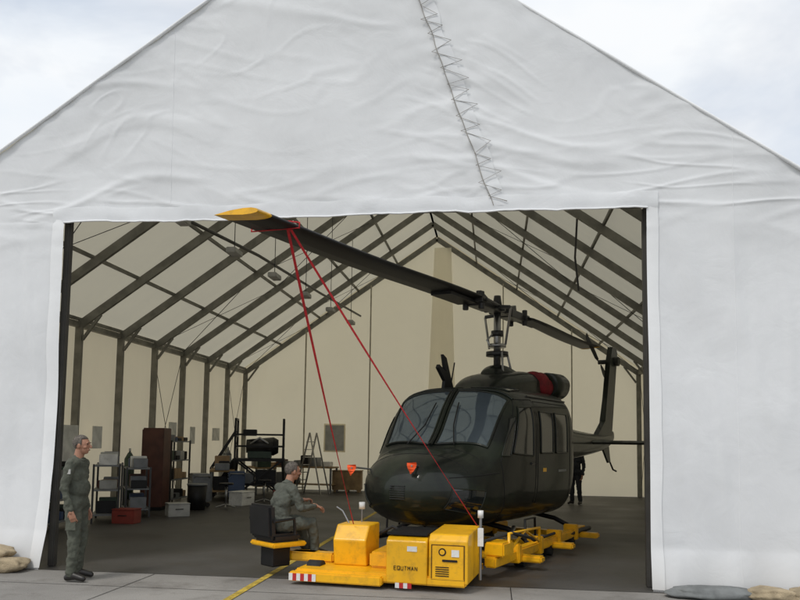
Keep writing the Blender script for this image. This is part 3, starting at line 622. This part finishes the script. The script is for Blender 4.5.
def person(name,loc,yaw,J,suit,hairm,hy=0,hp=0,hands=None,scale=1):
    P=empty(name,loc,yaw); P.scale=(scale,)*3; V=lambda k:Vector(J[k])
    bm=bmesh.new(); pe,ch,nk=V('pelvis'),V('chest'),V('neck')
    ax=(nk-pe).normalized()
    def E(c,r,tilt=0):
        ell(bm,c,r,Matrix.Rotation(math.atan2(ax.x,ax.z)*tilt,4,'Y'))
    E(pe,(.13,.17,.13)); E(pe.lerp(ch,.5)+Vector((.025,0,0)),(.13,.158,.17),1); E(ch,(.125,.178,.17),1); E(ch.lerp(nk,.55),(.095,.165,.10),1)
    rcone(bm,ch.lerp(nk,.6),.075,nk,.066)
    for s in('l','r'):
        sh,el,wr,hi,kn,an=[V(k+s) for k in('sh','el','wr','hi','kn','an')]
        rcone(bm,ch.lerp(nk,.55)+(sh-ch)*.25,.075,sh,.066); rcone(bm,sh,.066,el,.052); rcone(bm,el,.052,wr,.040); rcone(bm,wr,.042,wr.lerp(el,.12),.044)
        rcone(bm,hi,.105,kn,.075); rcone(bm,kn,.075,an,.060); rcone(bm,an+(kn-an)*.06,.066,an+(kn-an)*.28,.070)
    o=bmobj('body',bm,suit,P); r=o.modifiers.new('r','REMESH'); r.mode='VOXEL'; r.voxel_size=.012; r.use_smooth_shade=True
    s=o.modifiers.new('s','SMOOTH'); s.iterations=4
    tx=bpy.data.textures.new('cloth_folds','CLOUDS'); tx.noise_scale=.075; d=o.modifiers.new('d','DISPLACE'); d.texture=tx; d.strength=.040; d.mid_level=.5
    bm=bmesh.new(); hb=bmesh.new()
    for s,sg in(('l',1),('r',-1)):
        an,to=V('an'+s),V('to'+s); hl=an+(an-to).normalized()*.045; hl.z=to.z+.005
        rcone(bm,an+Vector((0,0,.05)),.05,an-Vector((0,0,.02)),.046); rcone(bm,hl,.042,an.lerp(to,.4)-Vector((0,0,.01)),.044); rcone(bm,an.lerp(to,.3)-Vector((0,0,.012)),.046,to,.036)
        wr=V('wr'+s); dr=(wr-V('el'+s)).normalized(); hdv,nn,cu=(hands or {}).get(s,(dr,Vector((0,-sg,0)),.45))
        hand(hb,wr+dr*.03,hdv,nn,cu,ts=1 if sg*1>0 else -1)
    o=bmobj('boots',bm,M_boot,P); r=o.modifiers.new('r','REMESH'); r.mode='VOXEL'; r.voxel_size=.010; r.use_smooth_shade=True
    o=bmobj('hands',hb,M_skin,P); r=o.modifiers.new('r','REMESH'); r.mode='VOXEL'; r.voxel_size=.0042; r.use_smooth_shade=True
    tube('collar',P,[tuple(nk+Vector((.068*math.cos(t)+.004,.072*math.sin(t),-.005-.02*math.cos(t)))) for t in np.linspace(0,6.28,20)],.014,suit)
    head(P,V('head'),hy,hp,hairm,M_skin)
    return P
stand=dict(pelvis=(0,0,.96),chest=(-.01,0,1.27),neck=(.0,0,1.485),head=(.03,0,1.645),
 shl=(-.01,.185,1.42),ell=(-.05,.235,1.13),wrl=(.03,.225,.88),shr=(-.01,-.185,1.42),elr=(-.05,-.24,1.13),wrr=(.03,-.225,.88),
 hil=(0,.09,.93),knl=(.03,.11,.50),anl=(-.02,.13,.10),tol=(.15,.16,.042),hir=(0,-.09,.93),knr=(.04,-.10,.50),anr=(.02,-.11,.10),tor=(.19,-.14,.042))
P=person('man_standing',(-5.13,8.82,.0),math.radians(5),stand,M_suitA,M_hair,hy=math.radians(4))
box('shoulder_patch',P,(-.04,-.262,1.30),(.03,-.25,1.36),M_lgrey,.004)
box('thigh_pocket',P,(-.03,-.205,.62),(.10,-.188,.80),M_suitA,.008)
sit=dict(pelvis=(0,0,.66),chest=(.09,0,.96),neck=(.18,0,1.18),head=(.245,0,1.33),
 shl=(.15,.18,1.11),ell=(.27,.24,.87),wrl=(.48,.15,.93),shr=(.15,-.18,1.11),elr=(.24,-.25,.86),wrr=(.47,-.20,.88),
 hil=(.02,.10,.65),knl=(.46,.15,.66),anl=(.56,.13,.305),tol=(.73,.14,.25),hir=(.02,-.10,.65),knr=(.46,-.17,.66),anr=(.52,-.16,.305),tor=(.69,-.19,.25))
person('man_driving_tug',(DX,DY,.0),DA-math.radians(4),sit,M_suitB,M_hair,hy=math.radians(-6),hp=math.radians(6),hands={'l':(Vector((.9,-.2,.1)),Vector((0,0,-1)),.8),'r':(Vector((1,.1,-.3)),Vector((0,0,-1)),.6)},scale=1.0)
person('mechanic_standing',(2.38,22.6,0),math.radians(-120),stand,M_suitC,M_boot)
# ------------------------------------------------------------ workshop gear
def wp(name,x,y,rz=0): return empty(name,(x,y,0),math.radians(rz))
c=wp('tall_cabinet',-8.3,17.8,-80)
box('carcass',c,(-.35,-.25,.08),(.35,.25,2.0),M_mar); box('door_a',c,(-.34,-.275,.12),(-.005,-.255,1.96),M_mar,.004); box('door_b',c,(.005,-.275,.12),(.34,-.255,1.96),M_mar,.004); box('plinth',c,(-.33,-.23,0),(.33,.23,.08),M_black)
box('handle',c,(-.03,-.30,.95),(-.015,-.277,1.1),M_steel,.002)
PAL=[M_card,M_blue,M_grey,M_black,M_lgrey,M_white,M_grey,M_mar,M_green,M_black]
def shelf(nm,x,y,rz,W,D,Hh,n,seed):
    c=wp(nm,x,y,rz); rnd=random.Random(seed)
    for a in(-1,1):
        for b in(-1,1): box('upright',c,(a*W/2-.02,b*D/2-.02,0),(a*W/2+.02,b*D/2+.02,Hh),M_metal,.003)
    for k in range(n):
        z=.15+(Hh-.2)*k/(n-1); box('shelf_board',c,(-W/2-.01,-D/2-.01,z),(W/2+.01,D/2+.01,z+.03),M_grey,.004)
        xx=-W/2+.03
        while xx<W/2-.12:
            ww=rnd.uniform(.1,.3); hh=rnd.uniform(.08,.30)
            if xx+ww>W/2: break
            box('stored_box',c,(xx,-D/2+.04+rnd.uniform(0,.1),z+.032),(xx+ww,D/2-.06,z+.032+hh),rnd.choice(PAL),.01); xx+=ww+rnd.uniform(.01,.05)
    return c
shelf('storage_shelf',-8.15,15.2,-65,1.2,.5,1.2,3,3)
shelf('storage_shelf.001',-8.55,19.3,-88,1.3,.45,1.7,4,9)
shelf('storage_shelf.002',-8.3,13.4,-80,1.2,.5,1.0,3,19)
shelf('storage_shelf.003',-8.1,16.4,-60,1.1,.5,1.1,3,23)
def bench(nm,x,y,rz,W,seed):
    c=wp(nm,x,y,rz); rnd=random.Random(seed)
    box('top',c,(-W/2,-.35,.82),(W/2,.35,.87),M_wood,.006); box('lower_shelf',c,(-W/2+.05,-.3,.25),(W/2-.05,.3,.28),M_wood,.004)
    for a in(-1,1):
        for b in(-1,1): box('leg',c,(a*(W/2-.06)-.03,b*.29-.03,0),(a*(W/2-.06)+.03,b*.29+.03,.82),M_grey,.004)
    xx=-W/2+.05
    while xx<W/2-.2:
        ww=rnd.uniform(.12,.4); box('tool_case',c,(xx,-.25+rnd.uniform(0,.15),.872),(xx+ww,.2,.87+rnd.uniform(.07,.4)),rnd.choice(PAL),.015)
        if rnd.random()<.8: box('crate',c,(xx,-.25,.282),(xx+ww,.2,.28+rnd.uniform(.15,.4)),rnd.choice(PAL),.01)
        xx+=ww+rnd.uniform(.03,.15)
    return c
bench('workbench',-8.0,21.6,-70,2.2,5); bench('workbench.001',-6.5,25.2,-8,2.4,8); bench('workbench.002',-7.6,24.0,-60,1.6,12)
def stool(nm,x,y):
    c=wp(nm,x,y); cyl('seat',c,(0,0,.6),(0,0,.65),.18,M_seat); cyl('post',c,(0,0,.1),(0,0,.6),.03,M_steel)
    for k in range(5): a=k*1.257; tube('foot_%d'%k,c,[(0,0,.12),(.25*math.cos(a),.25*math.sin(a),.05)],.018,M_steel)
stool('work_stool',-6.7,18.4); stool('work_stool.001',-6.3,20.3)
def trolley(nm,x,y,rz,m):
    c=wp(nm,x,y,rz); box('body',c,(-.35,-.22,.14),(.35,.22,.85),m,.015)
    for k in range(5): box('drawer_%d'%k,c,(-.32,-.235,.18+k*.13),(.32,-.222,.29+k*.13),m,.004); box('pull_%d'%k,c,(-.2,-.25,.26+k*.13),(.2,-.237,.275+k*.13),M_steel,.002)
    for a in(-1,1):
        for b in(-1,1): cyl('castor',c,(a*.3-.02,b*.17,.06),(a*.3+.02,b*.17,.06),.06,M_rub)
    tube('push_handle',c,[(.36,-.18,.75),(.45,-.18,.8),(.45,.18,.8),(.36,.18,.75)],.015,M_steel)
trolley('tool_trolley',-7.6,18.9,-60,M_grey); trolley('tool_trolley.001',-7.2,20.6,-70,M_blue)
# maintenance platform with engine
c=wp('maintenance_stand',-7.0,22.0,-165)
bm=bmesh.new()
for a in(-1,1):
    for b in(-1,1):
        addbeam(bm,(a*.8,b*.5,0),(a*.7,b*.45,1.15),.08,.08); addbeam(bm,(a*.7,b*.45,1.15),(a*.7,b*.45,2.35),.06,.06)
    for h in(1.5,1.85,2.35): addbeam(bm,(a*.7,-.45,h),(a*.7,.45,h),.06,.06)
    addbeam(bm,(a*.77,-.48,.4),(a*.77,.48,.4),.06,.06)
    for h in(1.55,1.9): addbeam(bm,(-.7,a*.45,h),(.7,a*.45,h),.05,.05)
    addbeam(bm,(-.8,a*.5,.0),(.7,a*.45,1.15),.05,.05); addbeam(bm,(.8,a*.5,.0),(-.7,a*.45,1.15),.05,.05)
addbeam(bm,(-.75,0,1.15),(.75,0,1.15),1.0,.08); addbeam(bm,(-.75,0,.42),(.75,0,.42),.9,.05)
for k in range(6): addbeam(bm,(.82+.1*k,-.28,1.0-.18*k),(.82+.1*k,.28,1.0-.18*k),.16,.04)
for a in(-.3,.3): addbeam(bm,(.72,a,1.15),(1.40,a,.02),.04,.12); addbeam(bm,(.72,a,2.0),(1.40,a,.9),.04,.04); addbeam(bm,(1.40,a,.9),(1.40,a,.05),.04,.04)
bmobj('platform_frame',bm,M_black,c)
cyl('engine_casing',c,(-.4,0,1.55),(.4,0,1.55),.28,M_metal,.2); cyl('engine_fan',c,(-.55,0,1.55),(-.4,0,1.55),.2,M_black,.28); box('engine_box',c,(-.35,-.25,1.2),(.35,.25,1.4),M_green)
box('tool_box',c,(-.5,-.35,.45),(.1,.3,.85),M_black); box('tool_box_b',c,(.15,-.35,.45),(.6,.3,.75),M_grey); tube('engine_pipe',c,[(-.3,.2,1.6),(0,.28,1.8),(.3,.15,1.6)],.04,M_steel)
box('tool_case_a',c,(.1,-.2,1.86),(.5,.2,2.05),M_black)
c=wp('step_ladder',-5.9,24.2,-20); bm=bmesh.new()
for a in(-.25,.25): addbeam(bm,(-.5,a,0),(0,a*.8,2.0),.03,.05); addbeam(bm,(.5,a,0),(0,a*.8,2.0),.025,.04)
for k in range(7): addbeam(bm,(-.5+.07*k,-.22,.25*k+.2),(-.5+.07*k,.22,.25*k+.2),.08,.025)
bmobj('ladder_frame',bm,M_steel,c)
for i,(x,y,m) in enumerate(((-8.6,17.0,M_green),(-8.6,23.2,M_lgrey),(-8.55,23.55,M_grey))):
    c=wp('gas_cylinder' if i==0 else 'gas_cylinder.%03d'%i,x,y); cyl('tank',c,(0,0,0),(0,0,1.25),.115,m); cyl('shoulder',c,(0,0,1.25),(0,0,1.4),.115,m,.04); cyl('valve',c,(0,0,1.4),(0,0,1.5),.025,M_steel)
c=wp('waste_bin',-7.3,18.0); cyl('bin',c,(0,0,0),(0,0,.6),.2,M_black,.24); cyl('lid',c,(0,0,.6),(0,0,.64),.25,M_grey)
for i,(x,y,m,s) in enumerate(((-7.5,14.8,M_dred,.34),(-7.1,16.4,M_lgrey,.34),(-6.7,19.6,M_white,.42),(-6.2,21.4,M_dred,.32))):
    c=wp('storage_box' if i==0 else 'storage_box.%03d'%i,x,y,i*37); box('box_body',c,(-s*.7,-s/2,0),(s*.7,s/2,s*.8),m); box('box_lid',c,(-s*.72,-s*.52,s*.8+.003),(s*.72,s*.52,s*.88),m); tube('box_handle',c,[(-.08,-s*.53,s*.5),(-.08,-s*.58,s*.5),(.08,-s*.58,s*.5),(.08,-s*.53,s*.5)],.01,M_black)
for i,(y,z,a,b) in enumerate(((13.6,.9,.7,1.1),(14.9,1.1,.6,.9),(16.0,1.5,.4,.5),(20.0,1.8,.5,.4),(21.4,1.6,.35,.5),(23.3,1.7,.6,.4))):
    c=wp('wall_notice' if i==0 else 'wall_notice.%03d'%i,-8.90,y); box('board',c,(0,-a/2,z),(.02,a/2,z+b),M_pap,.003)
c=wp('parts_crate',-5.0,25.6,5); box('crate',c,(-.5,-.3,.08),(.5,.3,.7),M_wood); box('lid',c,(-.52,-.32,.705),(.52,.32,.74),M_wood)
for k in(-.4,0,.4): box('skid',c,(k-.05,-.3,0),(k+.05,.3,.08),M_wood,.004)
